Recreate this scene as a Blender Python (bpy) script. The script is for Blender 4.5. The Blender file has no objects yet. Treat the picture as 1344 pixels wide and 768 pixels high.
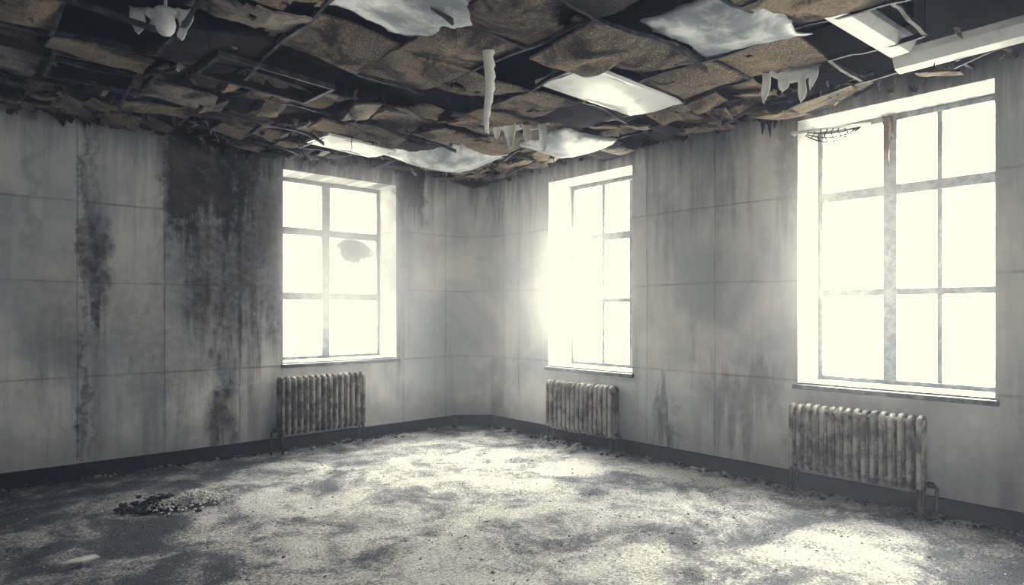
import bpy, bmesh, math, random
from mathutils import Vector, noise, Matrix
random.seed(7)
S = bpy.context.scene
col = S.collection

# ------------------------------------------------------------------ node helper
class NT:
    def __init__(s, name, world=False):
        if world:
            s.m = bpy.data.worlds.new(name); 
        else:
            s.m = bpy.data.materials.new(name)
        s.m.use_nodes = True
        s.t = s.m.node_tree; s.t.nodes.clear()
    def n(s, typ, **kw):
        nd = s.t.nodes.new(typ)
        for k, v in kw.items(): setattr(nd, k, v)
        return nd
    def put(s, sock, v):
        if hasattr(v, 'is_output') or isinstance(v, bpy.types.NodeSocket):
            s.t.links.new(v, sock)
        else:
            if isinstance(v, (tuple, list)) and len(v) == 3 and sock.type == 'RGBA': v = (*v, 1)
            sock.default_value = v
    def math(s, op, a, b=0.0, c=None, clamp=False):
        nd = s.n('ShaderNodeMath', operation=op, use_clamp=clamp)
        s.put(nd.inputs[0], a); s.put(nd.inputs[1], b)
        if c is not None: s.put(nd.inputs[2], c)
        return nd.outputs[0]
    def mr(s, v, a, b, c=0.0, d=1.0, smooth=True):
        nd = s.n('ShaderNodeMapRange')
        nd.interpolation_type = 'SMOOTHSTEP' if smooth else 'LINEAR'
        nd.clamp = True
        for i, x in enumerate((v, a, b, c, d)): s.put(nd.inputs[i], x)
        return nd.outputs[0]
    def mix(s, f, a, b, mode='MIX'):
        nd = s.n('ShaderNodeMix', data_type='RGBA', blend_type=mode)
        s.put(nd.inputs[0], f); s.put(nd.inputs[6], a); s.put(nd.inputs[7], b)
        return nd.outputs[2]
    def coord(s):
        return s.n('ShaderNodeTexCoord').outputs['Object']
    def sep(s, v):
        nd = s.n('ShaderNodeSeparateXYZ'); s.put(nd.inputs[0], v); return nd.outputs
    def comb(s, x, y, z):
        nd = s.n('ShaderNodeCombineXYZ')
        s.put(nd.inputs[0], x); s.put(nd.inputs[1], y); s.put(nd.inputs[2], z); return nd.outputs[0]
    def scale(s, v, sc):
        nd = s.n('ShaderNodeMapping'); s.put(nd.inputs[0], v); nd.inputs['Scale'].default_value = sc
        return nd.outputs[0]
    def noise(s, v, sc, det=4, rough=.6, dist=0.0):
        nd = s.n('ShaderNodeTexNoise')
        s.put(nd.inputs['Vector'], v); nd.inputs['Scale'].default_value = sc
        nd.inputs['Detail'].default_value = det; nd.inputs['Roughness'].default_value = rough
        nd.inputs['Distortion'].default_value = dist
        return nd.outputs[0]
    def bump(s, h, strength=.5, dist=.02, normal=None):
        nd = s.n('ShaderNodeBump'); s.put(nd.inputs['Height'], h)
        nd.inputs['Strength'].default_value = strength; nd.inputs['Distance'].default_value = dist
        if normal is not None: s.put(nd.inputs['Normal'], normal)
        return nd.outputs[0]
    def bsdf(s, colr, rough=.8, metal=0.0, normal=None, spec=.3):
        b = s.n('ShaderNodeBsdfPrincipled'); o = s.n('ShaderNodeOutputMaterial')
        s.put(b.inputs['Base Color'], colr); s.put(b.inputs['Roughness'], rough)
        s.put(b.inputs['Metallic'], metal); b.inputs['Specular IOR Level'].default_value = spec
        if normal is not None: s.put(b.inputs['Normal'], normal)
        s.t.links.new(b.outputs[0], o.inputs[0])
        return b

def wall_material(name, axis, stains, vseams, seamk=.42):
    m = NT(name); co = m.coord(); xyz = m.sep(co)
    U = xyz[axis]; Z = xyz[2]
    wob = m.noise(co, 3.0, 5, .7)
    fine = m.noise(co, 14.0, 6, .7)
    big = m.noise(co, .9, 4, .6, .4)
    uz = m.comb(m.math('MULTIPLY', U, 7.0), m.math('MULTIPLY', Z, .55), 0.0)
    streak = m.noise(uz, 1.0, 6, .65, .3)
    uz2 = m.comb(m.math('MULTIPLY', U, 22.0), m.math('MULTIPLY', Z, 1.2), 3.0)
    streak2 = m.noise(uz2, 1.0, 4, .6, .2)
    base = m.mix(m.mr(big, .35, .66), (.52, .545, .555), (.84, .83, .79))
    base = m.mix(m.math('MULTIPLY', m.mr(streak, .48, .75), .5), base, (.34, .35, .35))
    base = m.mix(m.math('MULTIPLY', m.mr(streak2, .55, .8), .3), base, (.38, .35, .30))
    base = m.mix(m.math('MULTIPLY', m.mr(fine, .55, .75), .35), base, (.88, .87, .83))
    damp = m.math('MULTIPLY', m.mr(m.math('ADD', Z, m.math('MULTIPLY', wob, -.7)), .35, -.25), .6)
    base = m.mix(damp, base, (.17, .16, .15))
    smoke = m.math('MULTIPLY', m.mr(m.math('ADD', Z, m.math('MULTIPLY', streak, .9)), 3.4, 4.0), .75)
    base = m.mix(smoke, base, (.08, .077, .07))
    Uw = m.math('ADD', U, m.math('MULTIPLY', m.math('SUBTRACT', wob, .5), .5))
    Zw = m.math('ADD', Z, m.math('MULTIPLY', m.math('SUBTRACT', streak, .5), 2.4))
    tot = None
    for (u0, u1, z0, z1, su, sz, st) in stains:
        a = m.mr(Uw, u0 - su, u0 + su); b = m.mr(Uw, u1 + su, u1 - su)
        c = m.mr(Zw, z0 - sz, z0 + sz); d = m.mr(Zw, z1 + sz, z1 - sz)
        p = m.math('MULTIPLY', m.math('MULTIPLY', a, b), m.math('MULTIPLY', c, d))
        p = m.math('MULTIPLY', p, st)
        tot = p if tot is None else m.math('MAXIMUM', tot, p)
    if tot is not None:
        nz = m.math('ADD', m.math('MULTIPLY', m.math('SUBTRACT', streak, .5), 1.0),
                    m.math('ADD', m.math('MULTIPLY', m.math('SUBTRACT', fine, .5), 1.6), m.math('MULTIPLY', m.math('SUBTRACT', wob, .5), 1.6)))
        k = m.mr(m.math('ADD', tot, m.math('MULTIPLY', nz, m.math('ADD', m.math('MULTIPLY', tot, .9), .08))), .02, 1.05, smooth=False)
        sootc = m.mix(m.mr(wob, .45, .62), (.015, .017, .021), (.115, .093, .065))
        base = m.mix(m.math('MULTIPLY', k, .95), base, sootc)
    seam = None
    for z in (.96, 1.86, 2.62):
        zz = m.math('ABSOLUTE', m.math('SUBTRACT', m.math('ADD', Z, m.math('MULTIPLY', big, .02)), z))
        q = m.mr(zz, .014, .004); seam = q if seam is None else m.math('MAXIMUM', seam, q)
    for u in vseams:
        q = m.mr(m.math('ABSOLUTE', m.math('SUBTRACT', m.math('ADD', U, m.math('MULTIPLY', big, .02)), u)), .012, .004)
        seam = m.math('MAXIMUM', seam, q)
    base = m.mix(m.math('MULTIPLY', seam, m.mr(wob, .4, .6, seamk * .35, seamk)), base, (.11, .11, .115))
    h = m.math('ADD', m.math('ADD', m.math('MULTIPLY', wob, .6), m.math('MULTIPLY', fine, .4)), m.math('MULTIPLY', seam, .35))
    m.bsdf(base, .75, 0, m.bump(h, .6, .02), .25)
    return m.m

def simple(name, c1, c2, sc=6, rough=.6, metal=0, bump=.2, det=5, lo=.4, hi=.65, spec=.3, bd=.01):
    m = NT(name); co = m.coord(); f = m.noise(co, sc, det, .65, .3)
    m.bsdf(m.mix(m.mr(f, lo, hi), c1, c2), rough, metal, m.bump(f, bump, bd), spec)
    return m.m

M = {}
left_stains = [ # u0,u1,z0,z1,su,sz,strength
    (1.80, 2.76, 2.2, 4.6, .12, .6, 1.15),
    (1.85, 3.15, 1.1, 3.2, .3, .6, .82),
    (1.07, 1.28, 1.3, 2.75, .07, .4, .88),
    (1.05, 1.11, .1, 3.8, .035, .3, .75),
    (1.16, 1.20, .2, 3.8, .035, .3, .55),
    (.62, 1.7, .8, 2.0, .3, .5, .42),
    (1.3, 2.7, .4, 1.8, .35, .5, .42),
    (2.18, 2.5, .1, 1.15, .10, .3, .9),
    (4.52, 4.92, 2.7, 4.6, .07, .25, 1.3),
    (4.45, 4.75, 1.4, 3.0, .08, .5, .6),
    (2.7, 4.6, 3.1, 4.6, .15, .2, .8),
    (.1, .5, 1.7, 3.2, .2, .5, .2), (.64, .69, .6, 3.4, .035, .3, .3),
]
right_stains = [(4.05, 4.3, .1, .65, .08, .12, .7), (2.9, 3.7, .4, 1.0, .2, .2, .42),
                (3.2, 4.4, 2.6, 4.4, .3, .5, .32), (2.72, 2.95, 2.4, 4.4, .06, .3, .4), (6.2, 7.2, 3.0, 4.4, .3, .3, .4),
                (0.6, 1.3, .2, .9, .2, .3, .35)]
M['wl'] = wall_material('plaster_sooty', 0, left_stains, (-.45, .3, 1.04, 1.79, 2.54, 4.62, 5.3), .45)
M['wr'] = wall_material('plaster_aged', 1, right_stains, (.55, 3.58, 4.41, 6.5, -2.5), .34)
M['sill'] = simple('sill_paint', (.08, .09, .11), (.25, .26, .27), 9, .5)
M['frame'] = simple('window_frame_paint', (.20, .22, .24), (.40, .41, .40), 12, .5)
M['base'] = simple('baseboard_black', (.003, .004, .006), (.012, .014, .018), 10, .6)
M['dark'] = simple('soot_concrete', (.004, .004, .005), (.02, .018, .016), 4, .95)
M['white'] = simple('fixture_white_enamel', (.86, .87, .85), (.6, .62, .62), 5, .35, 0, .1, lo=.5, hi=.75)
M['sheet'] = simple('plastic_sheeting', (.26, .30, .33), (.80, .82, .80), 4, .35, 0, .4, lo=.40, hi=.66, spec=.6)
M['steel'] = simple('t_bar_metal', (.02, .02, .022), (.11, .105, .095), 8, .6, .2)
M['wire'] = simple('wire_black', (.005, .005, .005), (.018, .016, .014), 8, .9)
M['rad'] = simple('radiator_rusty_enamel', (.09, .076, .06), (.36, .34, .295), 7, .5, 0, .4, lo=.36, hi=.6)
M['radd'] = simple('radiator_old_enamel', (.09, .076, .06), (.36, .335, .28), 8, .6, 0, .5, lo=.38, hi=.62)
M['pipe'] = simple('pipe_iron', (.02, .02, .022), (.08, .07, .06), 9, .5, .2)
M['crumb'] = simple('rubble_plaster', (.08, .085, .09), (.42, .41, .37), 5, .9)
M['crumbw'] = simple('rubble_insulation', (.5, .51, .51), (.82, .81, .76), 8, .9)
M['char'] = simple('charred_debris', (.008, .010, .014), (.045, .048, .05), 10, .9)

def tile_mat(name, a, b, c, spk):
    m = NT(name); co = m.coord(); xyz = m.sep(co)
    big = m.noise(co, 1.3, 4, .6, .6); med = m.noise(co, 7, 6, .7, .3); sp = m.noise(co, 75, 3, .7); soot = m.noise(co, 2.3, 6, .7, .8)
    k = m.mix(m.mr(big, .38, .62), a, b)
    k = m.mix(m.mr(med, .5, .7), k, c)
    k = m.mix(m.math('MULTIPLY', m.mr(sp, .52, .62), .75), k, spk)
    k = m.mix(m.math('MULTIPLY', m.mr(soot, .455, .62), .85), k, (.017, .016, .017))
    h = m.math('ADD', m.math('MULTIPLY', sp, .5), med)
    m.bsdf(k, .9, 0, m.bump(h, .8, .02), .15); return m.m
M['tile'] = tile_mat('ceiling_tile_brown', (.13, .104, .071), (.275, .21, .132), (.145, .115, .08), (.50, .405, .28))
M['tiled'] = tile_mat('ceiling_tile_charred', (.012, .012, .013), (.046, .040, .032), (.017, .016, .016), (.11, .095, .075))
M['tilel'] = tile_mat('ceiling_tile_pale', (.22, .20, .17), (.38, .33, .255), (.14, .125, .10), (.52, .47, .39))

# floor
m = NT('floor_dusty_asphalt'); co = m.coord(); xyz = m.sep(co)
a1 = m.noise(m.scale(co, (1, 1.0, 1)), 1.45, 7, .62, .9)
a2 = m.noise(co, 3.8, 6, .7, .5); sp = m.noise(co, 48, 5, .75); sp2 = m.noise(co, 130, 2, .6)
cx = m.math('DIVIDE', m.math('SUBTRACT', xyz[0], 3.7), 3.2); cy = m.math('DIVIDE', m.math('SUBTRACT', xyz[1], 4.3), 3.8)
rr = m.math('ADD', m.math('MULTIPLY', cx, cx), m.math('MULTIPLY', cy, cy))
lit_reg = m.mr(rr, 0, 1.4, .035, -.055)  # brightly lit centre and darker edges painted into the floor colour
f = m.math('ADD', m.math('ADD', m.math('MULTIPLY', a1, .72), m.math('MULTIPLY', a2, .28)), lit_reg)
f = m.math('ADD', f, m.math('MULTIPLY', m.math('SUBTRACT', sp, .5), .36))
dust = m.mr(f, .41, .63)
darkc = m.mix(m.mr(sp2, .45, .62), (.032, .037, .045), (.17, .175, .18))
dustc = m.mix(m.mr(sp, .35, .65), (.42, .42, .40), (.82, .805, .75))
k = m.mix(dust, darkc, dustc)
h = m.math('ADD', m.math('MULTIPLY', sp, .5), m.math('ADD', m.math('MULTIPLY', a2, .8), m.math('MULTIPLY', sp2, .2)))
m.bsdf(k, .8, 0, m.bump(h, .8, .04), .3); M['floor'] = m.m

# glass
def glass_mat(name, smudge):
    m = NT(name); co = m.coord(); xyz = m.sep(co)
    d1 = m.noise(co, 2.2, 6, .65, .8); d2 = m.noise(co, 9, 5, .7)
    dirt = m.mr(m.math('ADD', m.math('MULTIPLY', d1, .7), m.math('MULTIPLY', d2, .3)), .45, .68, 0, .35)
    tr = m.n('ShaderNodeBsdfTransparent'); tl = m.n('ShaderNodeBsdfTranslucent')
    m.put(tl.inputs[0], (.9, .88, .80))
    if smudge:
        ax, u, z, ru, rz = smudge
        du = m.math('DIVIDE', m.math('SUBTRACT', xyz[ax], u), ru); dz = m.math('DIVIDE', m.math('SUBTRACT', xyz[2], z), rz)
        r = m.math('ADD', m.math('MULTIPLY', du, du), m.math('MULTIPLY', dz, dz))
        r = m.math('ADD', r, m.math('MULTIPLY', m.math('SUBTRACT', d2, .5), 3.6))
        s_ = m.mr(r, 1.9, .4, 0, 1.0)
        dirt = m.math('MAXIMUM', dirt, s_)
        m.put(tl.inputs[0], m.mix(s_, (.9, .88, .80), (.004, .004, .004)))
    ms = m.n('ShaderNodeMixShader'); m.put(ms.inputs[0], dirt)
    m.t.links.new(tr.outputs[0], ms.inputs[1]); m.t.links.new(tl.outputs[0], ms.inputs[2])
    o = m.n('ShaderNodeOutputMaterial'); m.t.links.new(ms.outputs[0], o.inputs[0]); return m.m
M['glass'] = glass_mat('dusty_glass', None)
M['glassl'] = glass_mat('sooty_glass', (0, 4.15, 2.36, .28, .17))

# ------------------------------------------------------------------ mesh helpers
def obj(name, verts, faces, mats, parent=None, smooth=False, mi=None):
    me = bpy.data.meshes.new(name); me.from_pydata([tuple(v) for v in verts], [], faces)
    if not isinstance(mats, (list, tuple)): mats = [mats]
    for x in mats: me.materials.append(x)
    if mi: me.polygons.foreach_set('material_index', mi)
    if smooth: me.polygons.foreach_set('use_smooth', [True] * len(me.polygons))
    me.update()
    o = bpy.data.objects.new(name, me); col.objects.link(o)
    if parent: o.parent = parent
    return o
def empty(name, loc=(0, 0, 0)):
    e = bpy.data.objects.new(name, None); e.location = loc; col.objects.link(e); e.empty_display_size = .1
    return e
class MB:
    def __init__(s): s.v = []; s.f = []; s.m = []
    def add(s, vs, fs, mi=0):
        o = len(s.v); s.v += [tuple(v) for v in vs]
        s.f += [tuple(i + o for i in f) for f in fs]; s.m += [mi] * len(fs)
    def box(s, x0, x1, y0, y1, z0, z1, mi=0, M4=None):
        vs = [Vector(p) for p in ((x0, y0, z0), (x1, y0, z0), (x1, y1, z0), (x0, y1, z0), (x0, y0, z1), (x1, y0, z1), (x1, y1, z1), (x0, y1, z1))]
        if M4 is not None: vs = [M4 @ v for v in vs]
        s.add(vs, [(0, 3, 2, 1), (4, 5, 6, 7), (0, 1, 5, 4), (1, 2, 6, 5), (2, 3, 7, 6), (3, 0, 4, 7)], mi)
    def tube(s, pts, rad, seg=8, mi=0, closed=False, side=None, ra=None):
        pts = [Vector(p) for p in pts]; n = len(pts); rings = []
        for i in range(n):
            a = pts[(i - 1) % n] if (closed or i > 0) else pts[i]
            b = pts[(i + 1) % n] if (closed or i < n - 1) else pts[i]
            t = (b - a).normalized()
            sd = Vector(side) if side else (Vector((0, 0, 1)) if abs(t.z) < .9 else Vector((1, 0, 0)))
            u = (sd - t * sd.dot(t)).normalized(); w = t.cross(u)
            r1 = rad[i] if isinstance(rad, list) else rad; r2 = ra if ra else r1
            rings.append([pts[i] + u * (r1 * math.cos(2 * math.pi * k / seg)) + w * (r2 * math.sin(2 * math.pi * k / seg)) for k in range(seg)])
        vs = [v for r in rings for v in r]; fs = []
        for i in range(n if closed else n - 1):
            j = (i + 1) % n
            for k in range(seg):
                k2 = (k + 1) % seg; fs.append((i * seg + k, i * seg + k2, j * seg + k2, j * seg + k))
        if not closed:
            fs.append(tuple(range(seg))[::-1]); fs.append(tuple((n - 1) * seg + k for k in range(seg)))
        s.add(vs, fs, mi)
    def obj(s, name, mats, parent=None, smooth=False):
        return obj(name, s.v, s.f, mats, parent, smooth, s.m)
def bevel(o, w=.004, seg=2):
    b = o.modifiers.new('bevel', 'BEVEL'); b.width = w; b.segments = seg; b.limit_method = 'ANGLE'
    return o
def fbm(x, y, z=0, o=4): return noise.fractal(Vector((x, y, z)), 1.0, 2.0, o)

# ------------------------------------------------------------------ room
XW, YW, H, ZT = 5.844, 7.375, 3.4, 4.05
TH = .55
XB, YB = -2.6, -3.6
def wall(name, axis, plane, outward, u0, u1, openings, mat):
    us = sorted({u0, u1} | {o[0] for o in openings} | {o[1] for o in openings})
    zs = sorted({0, ZT} | {o[2] for o in openings} | {o[3] for o in openings})
    def solid(i, j):
        if i < 0 or j < 0 or i >= len(us) - 1 or j >= len(zs) - 1: return False
        cu = (us[i] + us[i + 1]) / 2; cz = (zs[j] + zs[j + 1]) / 2
        return not any(o[0] < cu < o[1] and o[2] < cz < o[3] for o in openings)
    def P(u, d, z):
        w = plane + outward * d
        return (u, w, z) if axis == 0 else (w, u, z)
    b = MB()
    for i in range(len(us) - 1):
        for j in range(len(zs) - 1):
            if not solid(i, j): continue
            a, c, e, g = us[i], us[i + 1], zs[j], zs[j + 1]
            q = [(0, 1, 2, 3)]
            b.add([P(a, 0, e), P(c, 0, e), P(c, 0, g), P(a, 0, g)], q)
            b.add([P(a, TH, e), P(a, TH, g), P(c, TH, g), P(c, TH, e)], q)
            if not solid(i - 1, j): b.add([P(a, 0, e), P(a, 0, g), P(a, TH, g), P(a, TH, e)], q)
            if not solid(i + 1, j): b.add([P(c, 0, e), P(c, TH, e), P(c, TH, g), P(c, 0, g)], q)
            if not solid(i, j - 1): b.add([P(a, 0, e), P(a, TH, e), P(c, TH, e), P(c, 0, e)], q)
            if not solid(i, j + 1): b.add([P(a, 0, g), P(c, 0, g), P(c, TH, g), P(a, TH, g)], q)
    o = b.obj(name, mat)
    bm = bmesh.new(); bm.from_mesh(o.data); bmesh.ops.remove_doubles(bm, verts=bm.verts, dist=1e-4)
    bmesh.ops.recalc_face_normals(bm, faces=bm.faces); bm.to_mesh(o.data); bm.free()
    return o
WL = (3.01, 4.504, .97, 3.2)
W2 = (4.60, 5.926, .88, 3.2)
W3 = (1.27, 2.735, .92, 3.28)
WFILL4 = (-2.1, -.63, .92, 3.28)
WFILL5 = (-2.6, -.6, .92, 3.28)
wall('wall_left', 0, YW, 1, XB - TH, XW, [WL], M['wl'])
wall('wall_right', 1, XW, 1, YB - TH, YW + TH, [W2, W3, WFILL4], M['wr'])
wall('wall_side', 1, XB, -1, YB - TH, YW, [WFILL5], M['wr'])
wall('wall_back', 0, YB, -1, XB, XW, [], M['wl'])
b = MB(); b.add([(5.49, YW, 0), (XW, 7.06, 0), (XW, YW, 0), (5.49, YW, ZT), (XW, 7.06, ZT), (XW, YW, ZT)],
                [(0, 1, 4, 3), (1, 2, 5, 4), (2, 0, 3, 5), (0, 2, 1), (3, 4, 5)]); b.obj('wall_corner', M['wr'])
N = 220; vs = []; fs = []
for j in range(N + 1):
    for i in range(N + 1):
        x = XB - .5 + (XW - XB + 1) * i / N; y = YB - .5 + (YW - YB + 1) * j / N
        z = .022 * fbm(x * 1.3, y * 1.3) + .012 * fbm(x * 6, y * 6, 3)
        vs.append((x, y, min(.03, z) - .02))
for j in range(N):
    for i in range(N):
        a = j * (N + 1) + i; fs.append((a, a + 1, a + N + 2, a + N + 1))
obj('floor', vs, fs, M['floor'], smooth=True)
b = MB(); b.box(XB - .5, XW + .5, YB - .5, YW + .5, ZT, ZT + .15)
b.obj('ceiling', M['dark'])
SC = empty('suspended_ceiling')
b = MB()
for y in [YB + .6 + 1.2 * i for i in range(9)]: b.box(XB, XW, y, y + .08, 3.85, ZT)
for x in (.2, 3.3): b.tube([(x, YB, 3.75), (x, YW, 3.75)], .06, 10)
b.obj('joists', M['dark'], SC)

def baseboard(name, x0, x1, y0, y1):
    b = MB(); b.box(x0, x1, y0, y1, -.02, .13); return bevel(b.obj(name, M['base']), .006)
baseboard('baseboard_left', XB, 5.50, YW - .022, YW)
baseboard('baseboard_right', XW - .022, XW, YB, 7.07)
b = MB(); dx = .015
b.add([(5.49, YW - .001, -.02), (XW, 7.06, -.02), (XW - dx, 7.06 - dx, -.02), (5.49 - dx, YW - .022, -.02),
       (5.49, YW - .001, .13), (XW, 7.06, .13), (XW - dx, 7.06 - dx, .13), (5.49 - dx, YW - .022, .13)],
      [(0, 1, 2, 3), (4, 7, 6, 5), (0, 4, 5, 1), (1, 5, 6, 2), (2, 6, 7, 3), (3, 7, 4, 0)])
b.obj('baseboard_corner', M['base'])

# ------------------------------------------------------------------ windows
def window(name, axis, plane, outward, op, vbars, hbars, glass='glass', depth=.46, portal=True):
    u0, u1, z0, z1 = op
    e = empty(name)
    fr = MB(); gl = MB(); si = MB()
    def B(mb, ua, ub, da, db, za, zb):
        wa, wb = sorted((plane + outward * da, plane + outward * db))
        if axis == 0: mb.box(ua, ub, wa, wb, za, zb)
        else: mb.box(wa, wb, ua, ub, za, zb)
    d0, d1 = depth - .035, depth + .045
    w = .04
    B(fr, u0, u0 + w, d0, d1, z0, z1); B(fr, u1 - w, u1, d0, d1, z0, z1)
    B(fr, u0 + w, u1 - w, d0, d1, z0, z0 + .05); B(fr, u0 + w, u1 - w, d0, d1, z1 - .05, z1)
    for u, hw in vbars: B(fr, u - hw, u + hw, d0 + (.0 if hw > .025 else .015), d1 - .01, z0 + .05, z1 - .05)
    for z, hw in hbars: B(fr, u0 + w, u1 - w, d0 + (.006 if hw > .025 else .02), d1 - .016, z - hw, z + hw)
    B(gl, u0 + .02, u1 - .02, depth + .004, depth + .008, z0 + .02, z1 - .02)
    B(si, u0 - .03, u1 + .03, -.05, 0, z0 - .045, z0 - .004)
    B(si, u0 + .002, u1 - .002, 0, d0, z0 - .0, z0 + .012)
    bevel(fr.obj(name + '_frame', M['frame'], e), .005); gl.obj(name + '_glass', M[glass], e)
    bevel(si.obj(name + '_sill', M['sill'], e), .006)
    L = bpy.data.lights.new(name + '_portal', 'AREA'); L.shape = 'RECTANGLE'
    L.size = u1 - u0; L.size_y = z1 - z0; L.cycles.is_portal = True
    lo = bpy.data.objects.new(name + '_skylight_portal', L); col.objects.link(lo); lo.parent = e
    c = plane + outward * (depth + .10)
    inward = Vector((0, -outward, 0)) if axis == 0 else Vector((-outward, 0, 0))
    lo.location = ((u0 + u1) / 2, c, (z0 + z1) / 2) if axis == 0 else (c, (u0 + u1) / 2, (z0 + z1) / 2)
    lo.rotation_euler = inward.to_track_quat('-Z', 'Y').to_euler()
    return e
window('window_1', 0, YW, 1, WL, [(3.74, .055)], [(1.76, .045), (2.56, .045)], 'glassl')
window('window_2', 1, XW, 1, W2, [(5.40, .024), (4.97, .024)], [(1.71, .024), (2.50, .045)])
window('window_3', 1, XW, 1, W3, [(2.12, .055), (1.745, .02)], [(1.74, .028), (2.63, .045)])
window('fill_window_4', 1, XW, 1, WFILL4, [(-1.24, .055), (-1.6, .018)], [(1.74, .03), (2.63, .045)])  # out of view, added to bring fill light into the foreground
window('fill_window_5', 1, XB, -1, WFILL5, [(-1.6, .055)], [(1.74, .03), (2.63, .045)])  # unseen window added in the side wall, brightens the facing walls

# ------------------------------------------------------------------ radiators
def radiator(name, axis, plane, u0, u1, z0, z1, mat, nsec=16):
    e = empty(name)
    b = MB(); pitch = (u1 - u0) / nsec; dc = .115; hd = .062
    def P(u, d, z): return (u, plane - d, z) if axis == 0 else (plane - d, u, z)
    side = (1, 0, 0) if axis == 0 else (0, 1, 0)
    for i in range(nsec):
        u = u0 + pitch * (i + .5); pts = []
        r = .045; zc0, zc1 = z0 + .025, z1 - .025
        jz = random.uniform(-.006, .006)
        for (cx, cz, a0) in ((dc + hd - r, zc1 - r, 0), (dc - hd + r, zc1 - r, 90), (dc - hd + r, zc0 + r, 180), (dc + hd - r, zc0 + r, 270)):
            for k in range(5):
                a = math.radians(a0 + 90 * k / 4); pts.append(P(u, cx + r * math.cos(a), cz + r * math.sin(a) + jz))
        b.tube(pts, pitch * .30, 8, 0, True, side, .022)
        b.tube([P(u, dc, z0 + .03), P(u, dc, z1 - .03)], pitch * .27, 8, 0, False, side, .018)
    b.tube([P(u0 + .01, dc, z1 - .065), P(u1 - .01, dc, z1 - .065)], .026, 10)
    b.tube([P(u0 + .01, dc, z0 + .065), P(u1 - .01, dc, z0 + .065)], .026, 10)
    b.obj('sections', mat, e, True)
    p = MB()
    ue = u0 - .07
    p.tube([P(u0 + .02, dc, z0 + .065), P(ue + .02, dc, z0 + .065), P(ue, dc, z0 + .045), P(ue, dc, -.03)], .014, 8)
    p.tube([P(ue + .02, dc, z0 + .065), P(ue + .06, dc, z0 + .065)], .024, 8)
    for uu in (u0 + pitch * 3, u1 - pitch * 3):
        for zz in (z0 + .035, z1 - .1):
            p.tube([P(uu, .002, zz), P(uu, dc + .03, zz)], .009, 6)
    for uu in (u0 + pitch * .5, u1 - pitch * .5):
        for dd in (dc - .05, dc + .05):
            p.tube([P(uu, dd, z0 + .03), P(uu, dd + .004, -.03)], [.019, .014], 8)
    p.obj('pipes_and_brackets', M['pipe'], e, True)
    return e
radiator('radiator', 1, XW, 1.68, 2.745, .17, .77, M['rad'], 16)
radiator('radiator', 1, XW, 4.74, 5.80, .13, .74, M['rad'], 15)
radiator('radiator', 0, YW, 2.90, 3.975, .17, .84, M['radd'], 15)

# ------------------------------------------------------------------ suspended ceiling
XS = [3.55 + .6 * i for i in range(-11, 4)]; XS = [x for x in XS if x > XB] ; XS = [XB + .01] + XS + [XW - .01]
YS = [3.2 + .6 * i for i in range(-12, 8)]; YS = [y for y in YS if YB < y < YW - .1]; YS = [YB + .01] + YS + [YW - .01]
def sag(x, y):
    edge = min(1, max(0, (XW - x) / .8)) * min(1, max(0, (YW - y) / .8))
    return -.015 - .07 * (edge * .8 + .2) * (.6 + fbm(x * .8, y * .8, 5)) + .02 * fbm(x * 2.4, y * 2.4, 9) * edge
tiles = MB()
def patch(x0, x1, y0, y1, dz=0, tx=0, ty=0, droop=.03, n=9, hole=.0, mi=0, seed=0, rough=.006, hinge=None, skew=0):
    cx, cy = (x0 + x1) / 2, (y0 + y1) / 2
    if hinge == 'x0': px, py = x0, cy
    elif hinge == 'x1': px, py = x1, cy
    elif hinge == 'y0': px, py = cx, y0
    elif hinge == 'y1': px, py = cx, y1
    else: px, py = cx, cy
    R = Matrix.Rotation(skew, 3, 'Z') @ Matrix.Rotation(tx, 3, 'X') @ Matrix.Rotation(ty, 3, 'Y')
    vs = []; idx = {}
    zb = H + sag(px, py) + dz
    for j in range(n + 1):
        for i in range(n + 1):
            u = i / n; v = j / n
            x = x0 + (x1 - x0) * u; y = y0 + (y1 - y0) * v
            ex = .010 * fbm(x * 7, y * 7, seed) if i in (0, n) else 0; ey = .010 * fbm(y * 7, x * 7, seed + 3) if j in (0, n) else 0
            z = -droop * (1 - (2 * u - 1) ** 2) * (1 - (2 * v - 1) ** 2) + rough * fbm(x * 5, y * 5, seed) + rough * 2.2 * fbm(x * 2, y * 2, seed + 7)
            p = R @ Vector((x - px + ex, y - py + ey, z))
            p = Vector((px + p.x, py + p.y, zb + p.z + (sag(x, y) - sag(px, py)) * .8))
            p.x = min(p.x, XW - .012); p.y = min(p.y, YW - .012); p.z = min(p.z, 3.8)
            idx[(i, j)] = len(vs); vs.append(p)
    fs = []
    for j in range(n):
        for i in range(n):
            u = (i + .5) / n; v = (j + .5) / n; x = x0 + (x1 - x0) * u; y = y0 + (y1 - y0) * v
            if hole and fbm(x * 2.6, y * 2.6, seed + 20) + .35 * fbm(x * 9, y * 9, seed) > 1.0 - hole * 1.5: continue
            fs.append((idx[(i, j)], idx[(i + 1, j)], idx[(i + 1, j + 1)], idx[(i, j + 1)]))
    tiles.add(vs, fs, mi)
g = .008
missing = {}
def cellkey(x, y):
    return (sum(1 for q in XS if q <= x) - 1, sum(1 for q in YS if q <= y) - 1)
def mark(pts, kind):
    for p in pts: missing[cellkey(*p)] = kind
mark([(3.8, 3.5), (4.4, 3.5)], 'light')
mark([(3.2, 3.5)], 'void')
mark([(3.2, 2.5)], 'void')
mark([(.9, 5.7)], 'void')
mark([(1.9, 4.8)], 'void'); mark([(1.0, 4.2), (.9, 4.5)], 'void')
mark([(4.4, 1.6), (5.0, 1.1), (4.5, 1.1), (5.0, 1.7), (3.9, 1.2), (5.6, 1.2)], 'void')
mark([(2.0, 3.5)], 'void'); mark([(3.8, 2.3)], 'void')
mark([(4.3, 6.0), (3.3, 6.4), (5.0, 4.8)], 'void')
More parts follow.
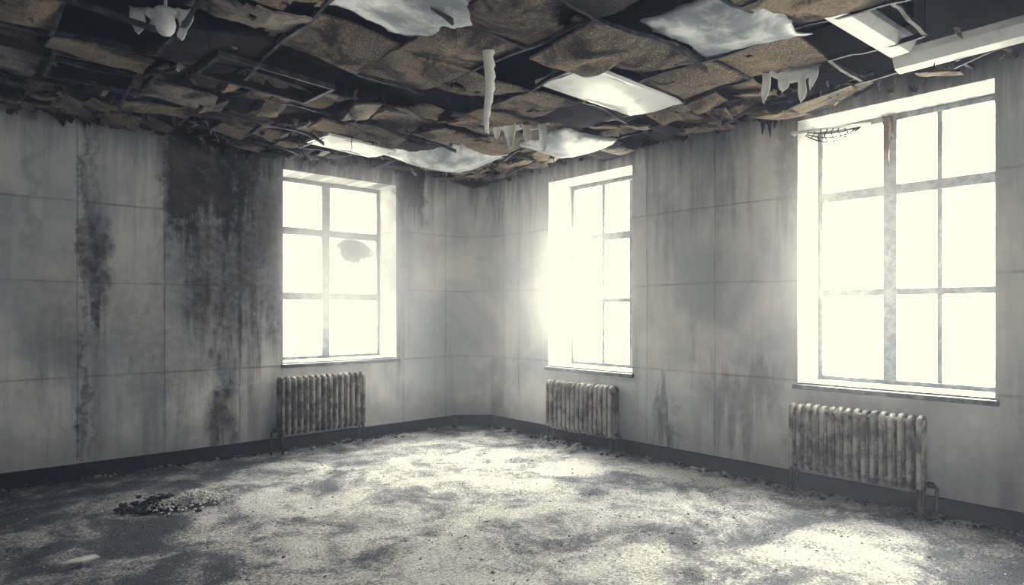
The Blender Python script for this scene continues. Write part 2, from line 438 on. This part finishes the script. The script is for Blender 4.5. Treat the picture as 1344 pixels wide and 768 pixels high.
mark([(4.8, 2.4)], 'void')
rnd = random.Random(11)
for i in range(len(XS) - 1):
    for j in range(len(YS) - 1):
        x0, x1, y0, y1 = XS[i] + g, XS[i + 1] - g, YS[j] + g, YS[j + 1] - g
        if x1 - x0 < .05 or y1 - y0 < .05: continue
        kd = missing.get((i, j)); cx, cy = (x0 + x1) / 2, (y0 + y1) / 2
        if kd: continue
        sd = rnd.uniform(0, 100)
        visible = cx > .0 and cy > .6
        if not visible:
            patch(x0, x1, y0, y1, mi=rnd.choice([0, 0, 1]), seed=sd, n=4); continue
        dark_zone = (cx < 2.0 and cy > 3.6) or cy > 6.6
        frag = (cy > 5.2 and cx < 3.6) or cx > 4.9 or cy > 6.2
        def mat():
            r = rnd.random()
            if dark_zone: return 1 if r < .55 else (0 if r < .9 else 2)
            return 0 if r < .76 else (1 if r < .92 else 2)
        if frag:
            nx, ny = rnd.choice([(2, 2), (2, 3), (3, 2), (1, 2), (2, 1)])
            for a in range(nx):
                for c in range(ny):
                    if rnd.random() < .2: continue
                    fx0 = x0 + (x1 - x0) * a / nx; fx1 = x0 + (x1 - x0) * (a + 1) / nx
                    fy0 = y0 + (y1 - y0) * c / ny; fy1 = y0 + (y1 - y0) * (c + 1) / ny
                    patch(fx0, fx1, fy0, fy1, rnd.uniform(-.05, .05), rnd.gauss(0, .15), rnd.gauss(0, .15), rnd.uniform(-.01, .04), 6, .16, mat(), sd + a * 3 + c, .012,
                          rnd.choice([None, 'x0', 'y0', 'x1', 'y1']), rnd.gauss(0, .08))
        else:
            r = rnd.random()
            if r < .62: patch(x0 - .008, x1 + .008, y0 - .008, y1 + .008, 0, rnd.gauss(0, .03), rnd.gauss(0, .03), rnd.uniform(.02, .07), 12, .18, mat(), sd)
            elif r < .86: patch(x0, x1, y0, y1, 0, rnd.choice([1, -1]) * rnd.uniform(.07, .2), rnd.gauss(0, .06), rnd.uniform(.02, .06), 12, .28, mat(), sd, .012, rnd.choice(['y0', 'y1']))
            elif r < .94: patch(x0, x1, y0, y1, .03, rnd.gauss(0, .1), rnd.gauss(0, .1), .05, 12, .40, mat(), sd, .018)
            else: pass
o = tiles.obj('tiles', [M['tile'], M['tiled'], M['tilel']], SC)
sm = o.modifiers.new('thick', 'SOLIDIFY'); sm.thickness = .018; sm.offset = 1

tb = MB()
def bar(p0, p1, n=8):
    prev = None; broken = rnd.random() < .12
    for k in range(n + 1):
        t = k / n; x = p0[0] + (p1[0] - p0[0]) * t; y = p0[1] + (p1[1] - p0[1]) * t
        z = H + sag(x, y) - .010 - (.08 * t * t if broken else 0)
        prev2 = (x, y, z)
        if prev: 
            if abs(p1[0] - p0[0]) > abs(p1[1] - p0[1]): w = Vector((0, .012, 0))
            else: w = Vector((.012, 0, 0))
            a, c = Vector(prev), Vector(prev2); up = Vector((0, 0, .035))
            tb.add([a - w, a + w, c + w, c - w], [(0, 1, 2, 3)]); tb.add([a, a + up, c + up, c], [(0, 1, 2, 3)])
        prev = prev2
for i, x in enumerate(XS[1:-1]):
    for j in range(len(YS) - 1):
        if rnd.random() < .6: bar((x, YS[j]), (x, YS[j + 1]))
for j, y in enumerate(YS[1:-1]):
    for i in range(len(XS) - 1):
        if rnd.random() < .6: bar((XS[i], y), (XS[i + 1], y))
o = tb.obj('t_bar_grid', M['steel'], SC); sm = o.modifiers.new('t', 'SOLIDIFY'); sm.thickness = .004

fl = MB()
def flake(x, y, z, w, l, mi):
    a = rnd.uniform(0, math.tau); u = Vector((math.cos(a), math.sin(a), rnd.gauss(0, .3))); d = Vector((rnd.gauss(0, .6), rnd.gauss(0, .6), -.8)).normalized()
    nrm = u.cross(d); vs = []; n = 4
    for k in range(n + 1):
        t = k / n; ww = w * (1 - .55 * t) * rnd.uniform(.7, 1.15); p = Vector((x, y, z)) + d * l * t + nrm * (.3 * l * math.sin(t * 2.2))
        vs += [p - u * ww / 2, p + u * ww / 2 + Vector((0, 0, rnd.uniform(-.01, .01)))]
    vs = [Vector((min(v.x, XW - .01), min(v.y, YW - .01), v.z)) for v in vs]
    fl.add(vs, [(2 * k, 2 * k + 1, 2 * k + 3, 2 * k + 2) for k in range(n)], mi)
for k in range(560):
    if k % 3: x = rnd.uniform(.3, XW - .03); y = YW - abs(rnd.gauss(0, 1.1)) - .02
    else: x = XW - abs(rnd.gauss(0, .5)) - .02; y = rnd.uniform(.8, YW - .1)
    if y < .8: continue
    flake(x, y, H + sag(x, y) + .01, rnd.uniform(.02, .09), rnd.uniform(.02, .08), rnd.choice([0, 0, 1, 1, 2]))
o = fl.obj('loose_flakes', [M['tile'], M['tiled'], M['tilel']], SC); sm = o.modifiers.new('t', 'SOLIDIFY'); sm.thickness = .006

# ------------------------------------------------------------------ plastic / membrane sheets
def sag_sheet(name, x0, x1, y0, y1, zt, drop, tx=0, ty=0, mat='sheet', ragged=.03, n=22, seed=1):
    vs = []; cx, cy = (x0 + x1) / 2, (y0 + y1) / 2
    R = Matrix.Rotation(tx, 3, 'X') @ Matrix.Rotation(ty, 3, 'Y')
    for j in range(n + 1):
        for i in range(n + 1):
            u = i / n; v = j / n; e = 1 - (2 * u - 1) ** 2; f_ = 1 - (2 * v - 1) ** 2
            x = x0 + (x1 - x0) * u; y = y0 + (y1 - y0) * v
            if i in (0, n): x += ragged * fbm(y * 6, seed, 1) * 2
            if j in (0, n): y += ragged * fbm(x * 6, seed, 2) * 2
            z = -drop * (e * f_) ** .7 + .02 * fbm(x * 3, y * 3, seed) + .012 * math.sin(7 * x + 5 * y + seed)
            p = R @ Vector((x - cx, y - cy, z)); vs.append((min(p.x + cx, XW - .02), min(p.y + cy, YW - .02), p.z + zt))
    fs = [(j * (n + 1) + i, j * (n + 1) + i + 1, (j + 1) * (n + 1) + i + 1, (j + 1) * (n + 1) + i) for j in range(n) for i in range(n)]
    o = obj(name, vs, fs, M[mat], smooth=True); s_ = o.modifiers.new('t', 'SOLIDIFY'); s_.thickness = .006; return o
sag_sheet('sagging_plastic_sheet', 3.75, 4.85, 5.55, 6.45, 3.33, .17, .0, .03, seed=2)
sag_sheet('sagging_plastic_sheet', 4.55, 5.45, 4.4, 5.2, 3.35, .12, .0, -.02, seed=5)
sag_sheet('sagging_plastic_sheet', 1.75, 2.65, 2.95, 3.68, 3.39, .05, .0, .02, seed=8)
sag_sheet('sagging_plastic_sheet', 3.4, 4.2, 1.9, 2.6, 3.39, .05, .05, .05, seed=11)
def drip_sheet(mb, x, y, z, dx, dy, width, length, seed, mi=0, n=18, mm=14, pw=1.0):
    d = Vector((dx, dy, 0)).normalized(); nn = Vector((-d.y, d.x, 0)); vs = []
    for i in range(n + 1):
        u = i / n; L = length * (.25 + .75 * abs(fbm(u * 4.5 * pw, seed, 0)) * 1.6) * (1 - (2 * u - 1) ** 6 * .6)
        for j in range(mm + 1):
            v = j / mm; nar = 1 - .35 * v
            p = Vector((x, y, z)) + d * ((u - .5) * width * nar) + nn * (.035 * math.sin(u * 14 + seed + v * 2) * (.4 + v)) + Vector((0, 0, -L * v))
            vs.append(p)
    mb.add(vs, [(i * (mm + 1) + j, (i + 1) * (mm + 1) + j, (i + 1) * (mm + 1) + j + 1, i * (mm + 1) + j + 1) for i in range(n) for j in range(mm)], mi)
def tongues(mb, x, y, z, dx, dy, seed, spec):
    """torn plastic hanging as broad tongues: spec = [(offset, width, length)]"""
    d = Vector((dx, dy, 0)).normalized(); nn = Vector((-d.y, d.x, 0)); r_ = random.Random(seed)
    for (of, w, l) in spec:
        n, mm = 6, 14; vs = []; ph = r_.uniform(0, 6); lean = r_.uniform(-.03, .03); off2 = r_.uniform(-.03, .03)
        for j in range(mm + 1):
            v = j / mm; ww = w * (1 - .55 * v) * (math.sqrt(max(0, 1 - max(0, (v - .8) / .2) ** 2)) * .8 + .2) * (1 + .16 * math.sin(v * 9 + ph))
            for i in range(n + 1):
                u = i / n * 2 - 1
                vs.append(Vector((x, y, z)) + d * (of + lean * v + u * ww / 2) + nn * (off2 + .022 * (1 - u * u) + .015 * math.sin(v * 6 + ph)) + Vector((0, 0, -l * v - .02 * fbm(u * 3, seed, of * 9) * v)))
        mb.add(vs, [(j * (n + 1) + i, j * (n + 1) + i + 1, (j + 1) * (n + 1) + i + 1, (j + 1) * (n + 1) + i) for j in range(mm) for i in range(n)])
for (x, y, z, dx, dy, sd, sp_) in [
    (4.12, 4.56, 3.42, .8, -.6, 3, [(-.22, .10, .24), (-.10, .14, .33), (.05, .12, .27), (.20, .11, .36), (.12, .46, .15), (-.08, .36, .16)]),
    (4.84, 2.33, 3.42, .7, -.7, 7, [(-.16, .09, .26), (-.05, .13, .19), (.08, .10, .28), (.18, .08, .18), (0, .42, .13)]),
    (1.06, 4.42, 3.42, .75, -.6, 9, [(-.14, .12, .16), (0, .22, .12), (.13, .10, .19)])]:
    mb = MB(); tongues(mb, x, y, z, dx, dy, sd, sp_)
    o = mb.obj('torn_plastic_sheet', M['white'], smooth=True); s_ = o.modifiers.new('t', 'SOLIDIFY'); s_.thickness = .006
mb = MB(); vs = []
for k in range(25):
    t = k / 24; a = .7 - t * 1.1; w = .022 + .014 * math.sin(t * 3.1) + .02 * (1 - t) ** 3; u = Vector((math.cos(a), -math.sin(a), 0))
    p = Vector((2.78 + .012 * math.sin(t * 5), 3.39 + .01 * math.sin(t * 9), 3.41 - .66 * t))
    nn = Vector((u.y, -u.x, 0)) * .014
    vs += [p - u * w, p + nn, p + u * w * (.8 + .2 * math.sin(k * 2.1))]
mb.add(vs, [(3 * k + c, 3 * k + 1 + c, 3 * k + 4 + c, 3 * k + 3 + c) for k in range(24) for c in (0, 1)])
o = mb.obj('hanging_ceiling_strip', M['white'], smooth=True); s_ = o.modifiers.new('t', 'SOLIDIFY'); s_.thickness = .006

# ------------------------------------------------------------------ light fixtures
def troffer(name, cx, cy, cz, L, W, rx=0, ry=0, rz=0, depth=.09):
    e = empty(name, (cx, cy, cz)); e.rotation_euler = (rx, ry, rz)
    b = MB(); w = .03
    b.box(-L / 2, L / 2, -W / 2, -W / 2 + w, -.01, .02); b.box(-L / 2, L / 2, W / 2 - w, W / 2, -.01, .02)
    b.box(-L / 2, -L / 2 + w, -W / 2 + w, W / 2 - w, -.01, .02); b.box(L / 2 - w, L / 2, -W / 2 + w, W / 2 - w, -.01, .02)
    a = W / 2 - w; c = L / 2 - w
    b.add([(-c, -a, .0), (c, -a, .0), (c, a, 0), (-c, a, 0), (-c + .05, -a + .09, depth), (c - .05, -a + .09, depth), (c - .05, a - .09, depth), (-c + .05, a - .09, depth)],
          [(4, 5, 6, 7), (0, 1, 5, 4), (1, 2, 6, 5), (2, 3, 7, 6), (3, 0, 4, 7)])
    bevel(b.obj('housing', M['white'], e), .004)
    n = 10; vs = []
    for i in range(13):
        for j in range(n + 1):
            v = j / n * 2 - 1; u = i / 12 * 2 - 1
            vs.append((u * c, v * a, -.004 - .022 * (1 - v * v) + .01 * math.sin(u * 4)))
    obj('diffuser', vs, [(i * (n + 1) + j, (i + 1) * (n + 1) + j, (i + 1) * (n + 1) + j + 1, i * (n + 1) + j + 1) for i in range(12) for j in range(n)], M['white'], e, True)
    return e
troffer('fluorescent_light_fixture', 4.16, 3.49, 3.355, 1.2, .55, .03, .015, 0)
troffer('fluorescent_light_fixture', 3.28, 6.28, 3.30, .75, .55, .06, .05, 0)
def dark_frame(name, cx, cy, cz, L, W, rx, ry):
    e = empty(name, (cx, cy, cz)); e.rotation_euler = (rx, ry, 0)
    b = MB(); w = .028
    b.box(-L / 2, L / 2, -W / 2, -W / 2 + w, -.01, .03); b.box(-L / 2, L / 2, W / 2 - w, W / 2, -.01, .03)
    b.box(-L / 2, -L / 2 + w, -W / 2 + w, W / 2 - w, -.01, .03); b.box(L / 2 - w, L / 2, -W / 2 + w, W / 2 - w, -.01, .03)
    bevel(b.obj('frame', M['steel'], e), .003)
    b = MB(); a = W / 2 - w; c = L / 2 - w
    b.add([(-c, -a, 0), (c, -a, 0), (c, a, 0), (-c, a, 0), (-c + .03, -a + .03, .16), (c - .03, -a + .03, .16), (c - .03, a - .03, .16), (-c + .03, a - .03, .16)],
          [(4, 5, 6, 7), (0, 1, 5, 4), (1, 2, 6, 5), (2, 3, 7, 6), (3, 0, 4, 7)])
    b.obj('burnt_pan', M['wire'], e)
dark_frame('burnt_light_fixture', 1.88, 4.93, 3.30, .86, .55, .04, .05)
dark_frame('burnt_light_fixture', .93, 5.62, 3.31, .66, .55, -.02, -.02)
def batten(name, p0, p1, w, h):
    p0, p1 = Vector(p0), Vector(p1); d = p1 - p0; L = d.length
    e = empty(name, (p0 + p1) / 2); e.rotation_euler = d.to_track_quat('X', 'Z').to_euler()
    b = MB(); b.box(-L / 2, L / 2, -w / 2, w / 2, 0, h * .45)
    b.add([(-L / 2, -w / 2, 0), (L / 2, -w / 2, 0), (L / 2, w / 2, 0), (-L / 2, w / 2, 0), (-L / 2, -w * .3, -h * .55), (L / 2, -w * .3, -h * .55), (L / 2, w * .3, -h * .55), (-L / 2, w * .3, -h * .55)],
          [(7, 6, 5, 4), (0, 4, 5, 1), (1, 5, 6, 2), (2, 6, 7, 3), (3, 7, 4, 0)])
    bevel(b.obj('housing', M['white'], e), .005)
    c = MB()
    for s_ in (-.35, .35): c.tube([(L * s_, 0, h * .4), (L * s_ + .02, .01, h + .45)], .004, 5)
    c.obj('suspension_wires', M['wire'], e)
    return e
batten('hanging_batten_light', (3.85, 1.72, 3.43), (4.93, 1.60, 3.36), .20, .10)
batten('hanging_batten_light', (5.22, 1.72, 3.36), (5.30, .55, 3.40), .22, .12)
wr = MB()
for k in range(16):
    x = rnd.uniform(.6, 5.6); y = rnd.uniform(2.2, 7.1); l = rnd.uniform(.08, .38); p = [Vector((x, y, 3.5))]
    for q in range(6): p.append(Vector((x + rnd.gauss(0, .012), y + rnd.gauss(0, .012), 3.42 - l * (q + 1) / 6)))
    wr.tube(p, .0035, 5)
for k in range(7):
    x = rnd.uniform(.8, 4.6); y = rnd.uniform(3, 6.4); x2, y2 = x + rnd.uniform(-.6, .6), y + rnd.uniform(-.6, .6)
    wr.tube([(x + (x2 - x) * t, y + (y2 - y) * t, 3.43 - .5 * t * (1 - t)) for t in [q / 10 for q in range(11)]], .004, 5)
wr.obj('dangling_wires', M['wire'], SC)
e = empty('ceiling_lamp', (1.05, 4.34, 3.31)); b = MB(); pr = [(.0, -.085), (.03, -.08), (.05, -.055), (.058, -.02), (.05, .02), (.045, .04), (.06, .05), (.06, .07), (.0, .075)]
vs = []; sgm = 20
for r, z in pr: vs += [(r * math.cos(math.tau * k / sgm), r * math.sin(math.tau * k / sgm), z) for k in range(sgm)]
b.add(vs, [(i * sgm + k, i * sgm + (k + 1) % sgm, (i + 1) * sgm + (k + 1) % sgm, (i + 1) * sgm + k) for i in range(len(pr) - 1) for k in range(sgm)])
b.tube([(0, 0, .07), (0, 0, .55)], .01, 6)
b.obj('globe', M['white'], e, True)

e = empty('broken_curtain_rod')
b = MB(); b.tube([(5.80, 2.76, 3.17), (5.95, 2.55, 3.19), (6.12, 2.22, 3.20)], .016, 8); b.tube([(5.80, 2.76, 3.17), (5.84, 2.76, 3.17)], .02, 8)
b.obj('rod', M['white'], e, True)
b = MB()
for k in range(9):
    t = k / 8; a = Vector((5.86 + .22 * t, 2.66 - .36 * t, 3.185)); p = [a + Vector((.01 * math.sin(q + k), .012 * math.cos(q * 1.7 + k), -(.12 * math.sin(math.pi * (.15 + .8 * t)) ) * q / 4)) for q in range(5)]
    b.tube(p, .006, 5)
for h_ in (.03, .06, .09): b.tube([(5.86 + .22 * k / 8, 2.66 - .36 * k / 8, 3.185 - h_ * math.sin(math.pi * (.15 + .8 * k / 8)) * 1.3) for k in range(9)], .006, 5)
b.obj('torn_mesh', M['wire'], e)
mb = MB(); drip_sheet(mb, 6.22, 2.12, 3.27, 0, 1, .10, .75, 2.2, 0, 8, 14)
o = mb.obj('hanging_insulation_strip', M['tile'], smooth=True); s_ = o.modifiers.new('t', 'SOLIDIFY'); s_.thickness = .004
pl = MB()
for (x, y, z, dx, dy, w, l, sd) in [(2.35, YW - .045, 3.42, 1, 0, .9, .26, 2.0), (3.4, YW - .045, 3.42, 1, 0, 1.1, .16, 5.0), (4.7, YW - .045, 3.42, 1, 0, .5, .30, 8.0),
                                    (XW - .045, 2.95, 3.40, 0, 1, .35, .25, 12.), (XW - .045, 4.2, 3.42, 0, 1, 1.2, .10, 14.), (1.1, YW - .045, 3.42, 1, 0, .8, .12, 17.)]:
    drip_sheet(pl, x, y, z, dx, dy, w, l, sd, 0, 40, 10, 2.2)
o = pl.obj('peeling_plaster', M['tiled'], SC); s_ = o.modifiers.new('t', 'SOLIDIFY'); s_.thickness = .005

# ------------------------------------------------------------------ floor rubble
def crumbs(name, gens, mats):
    b = MB()
    bm = bmesh.new(); bmesh.ops.create_icosphere(bm, subdivisions=1, radius=1)
    bv = [v.co.copy() for v in bm.verts]; bf = [tuple(v.index for v in f.verts) for f in bm.faces]; bm.free()
    for (x, y, z, s_, fl_, mi) in gens:
        R = Matrix.Rotation(rnd.uniform(0, 6.28), 3, 'Z') @ Matrix.Rotation(rnd.gauss(0, .3), 3, 'X')
        sx, sy, sz = s_ * rnd.uniform(.6, 1.3), s_ * rnd.uniform(.6, 1.3), s_ * fl_
        b.add([(R @ Vector((v.x * sx * rnd.uniform(.75, 1.2), v.y * sy * rnd.uniform(.75, 1.2), v.z * sz))) + Vector((x, y, z)) for v in bv], bf, mi)
    return b.obj(name, mats)
def cl(x, y): return min(x, XW - .06), min(y, YW - .06)
G = []
for k in range(3000):
    x = rnd.uniform(-.5, XW - .1); y = rnd.uniform(.8, YW - .1); G.append((x, y, -.010, abs(rnd.gauss(0, .004)) + .003, .5, rnd.choice([0, 0, 0, 1])))
for k in range(900):
    if rnd.random() < .6: x = XW - .04 - abs(rnd.gauss(0, .10)); y = rnd.uniform(.3, 7.0)
    else: x = rnd.uniform(-.5, 5.4); y = YW - .04 - abs(rnd.gauss(0, .08))
    x, y = cl(x, y); G.append((x, y, .003, abs(rnd.gauss(0, .014)) + .006, .5, rnd.choice([0, 2, 2, 2])))
crumbs('floor_rubble', G, [M['crumb'], M['crumbw'], M['char']])
G = []
for k in range(520):
    r = abs(rnd.gauss(0, .12)); a = rnd.uniform(0, 6.28); G.append((1.42 + r * 1.2 * math.cos(a), 5.92 + r * math.sin(a), max(0, .06 - r * .3) * rnd.random(), rnd.uniform(.008, .03), .6, 2))
for k in range(900):
    r = abs(rnd.gauss(0, .09)); a = rnd.uniform(0, 6.28); G.append((1.58 + r * 1.9 * math.cos(a), 5.72 + r * math.sin(a), max(0, .10 - r * .5) * rnd.random() + .02, rnd.uniform(.006, .016), .7, 1))
crumbs('rubble_pile', G, [M['crumb'], M['crumbw'], M['char']])
b = MB(); b.add([(.60, 4.90, .004), (.68, 4.86, .008), (.80, 4.87, .004), (.78, 4.91, .015), (.68, 4.94, .008)], [(0, 1, 2, 3, 4)])
o = b.obj('plaster_flake', M['crumbw']); s_ = o.modifiers.new('t', 'SOLIDIFY'); s_.thickness = .01

# ------------------------------------------------------------------ scatter volumes added for window bloom: thin everywhere, thicker at the windows
m = NT('bloom_haze'); vs_ = m.n('ShaderNodeVolumeScatter'); m.put(vs_.inputs['Color'], (.98, .98, 1.0)); vs_.inputs['Anisotropy'].default_value = .25
vs_.inputs['Density'].default_value = .014
o_ = m.n('ShaderNodeOutputMaterial'); m.t.links.new(vs_.outputs[0], o_.inputs['Volume'])
b = MB(); b.box(XB + .01, XW - .005, YB + .01, YW - .005, -.05, 3.5); b.obj('bloom_haze', m.m)
for (cx, cy, cz, rx, ry, rz, amp, bx) in [
    (3.65, 7.00, 2.2, 1.5, 1.3, 1.5, .95, (2.1, 5.2, 5.9, YW - .006, .65, 3.3)),
    (5.50, 5.35, 2.1, 1.2, 1.5, 1.5, .42, (4.6, XW - .006, 3.8, 6.9, .55, 3.3)),
    (5.60, 2.30, 2.1, 1.1, 1.5, 1.5, .20, (4.7, XW - .006, .75, 3.8, .55, 3.3))]:
    m = NT('window_bloom_haze'); co = m.coord(); vs_ = m.n('ShaderNodeVolumeScatter'); m.put(vs_.inputs['Color'], (.99, .99, 1.0)); vs_.inputs['Anisotropy'].default_value = .15
    mp = m.n('ShaderNodeMapping'); m.put(mp.inputs[0], co)
    mp.inputs['Scale'].default_value = (1 / rx, 1 / ry, 1 / rz); mp.inputs['Location'].default_value = (-cx / rx, -cy / ry, -cz / rz)
    ln = m.n('ShaderNodeVectorMath', operation='LENGTH'); m.put(ln.inputs[0], mp.outputs[0])
    m.put(vs_.inputs['Density'], m.math('MULTIPLY', m.mr(ln.outputs['Value'], 1.0, .2), amp))
    o_ = m.n('ShaderNodeOutputMaterial'); m.t.links.new(vs_.outputs[0], o_.inputs['Volume'])
    b = MB(); b.box(*bx); b.obj('bloom_haze', m.m)

# ------------------------------------------------------------------ light
w = NT('overcast_sky', True); S.world = w.m
tc = w.n('ShaderNodeTexCoord'); z = w.sep(tc.outputs['Generated'])[2]
st = w.mr(z, .36, .62, 10.5, 64.0)
c_ = w.mix(w.mr(z, .3, .6), (1.0, .98, .92), (.97, .98, .99))
bg = w.n('ShaderNodeBackground'); w.put(bg.inputs[0], c_); w.put(bg.inputs[1], st)
o = w.n('ShaderNodeOutputWorld'); w.t.links.new(bg.outputs[0], o.inputs[0])
L = bpy.data.lights.new('sun', 'SUN'); L.energy = 13.5; L.angle = math.radians(36); L.color = (1, .95, .86)
lo = bpy.data.objects.new('sun', L); col.objects.link(lo); lo.rotation_euler = Vector((-1, -.12, -.62)).to_track_quat('-Z', 'Y').to_euler(); lo.location = (12, 4, 8)

cam = bpy.data.cameras.new('camera'); co_ = bpy.data.objects.new('camera', cam); col.objects.link(co_)
co_.location = (0, 0, 1.56); co_.rotation_euler = (math.pi / 2, 0, -math.atan2(.6615, .75))
cam.sensor_width = 36; cam.lens = 36 * 862 / 1344; cam.shift_y = 26 / 1344; cam.clip_start = .05
S.camera = co_
vw = S.view_settings
vw.view_transform = 'Standard'; vw.look = 'None'
# film tone: faded cream highlights, blue shadows
vw.use_curve_mapping = True
cm = vw.curve_mapping; cm.extend = 'HORIZONTAL'
def setc(i, pts):
    c = cm.curves[i]
    c.points[0].location = pts[0]; c.points[-1].location = pts[-1]
    for p in pts[1:-1]: c.points.new(*p)
setc(0, [(0, .003), (.08, .068), (.3, .29), (.65, .61), (1.0, 1)])
setc(1, [(0, .004), (.08, .072), (.3, .292), (.65, .605), (1.0, .98)])
setc(2, [(0, .008), (.08, .084), (.3, .286), (.65, .56), (1.0, .83)])
cm.update()
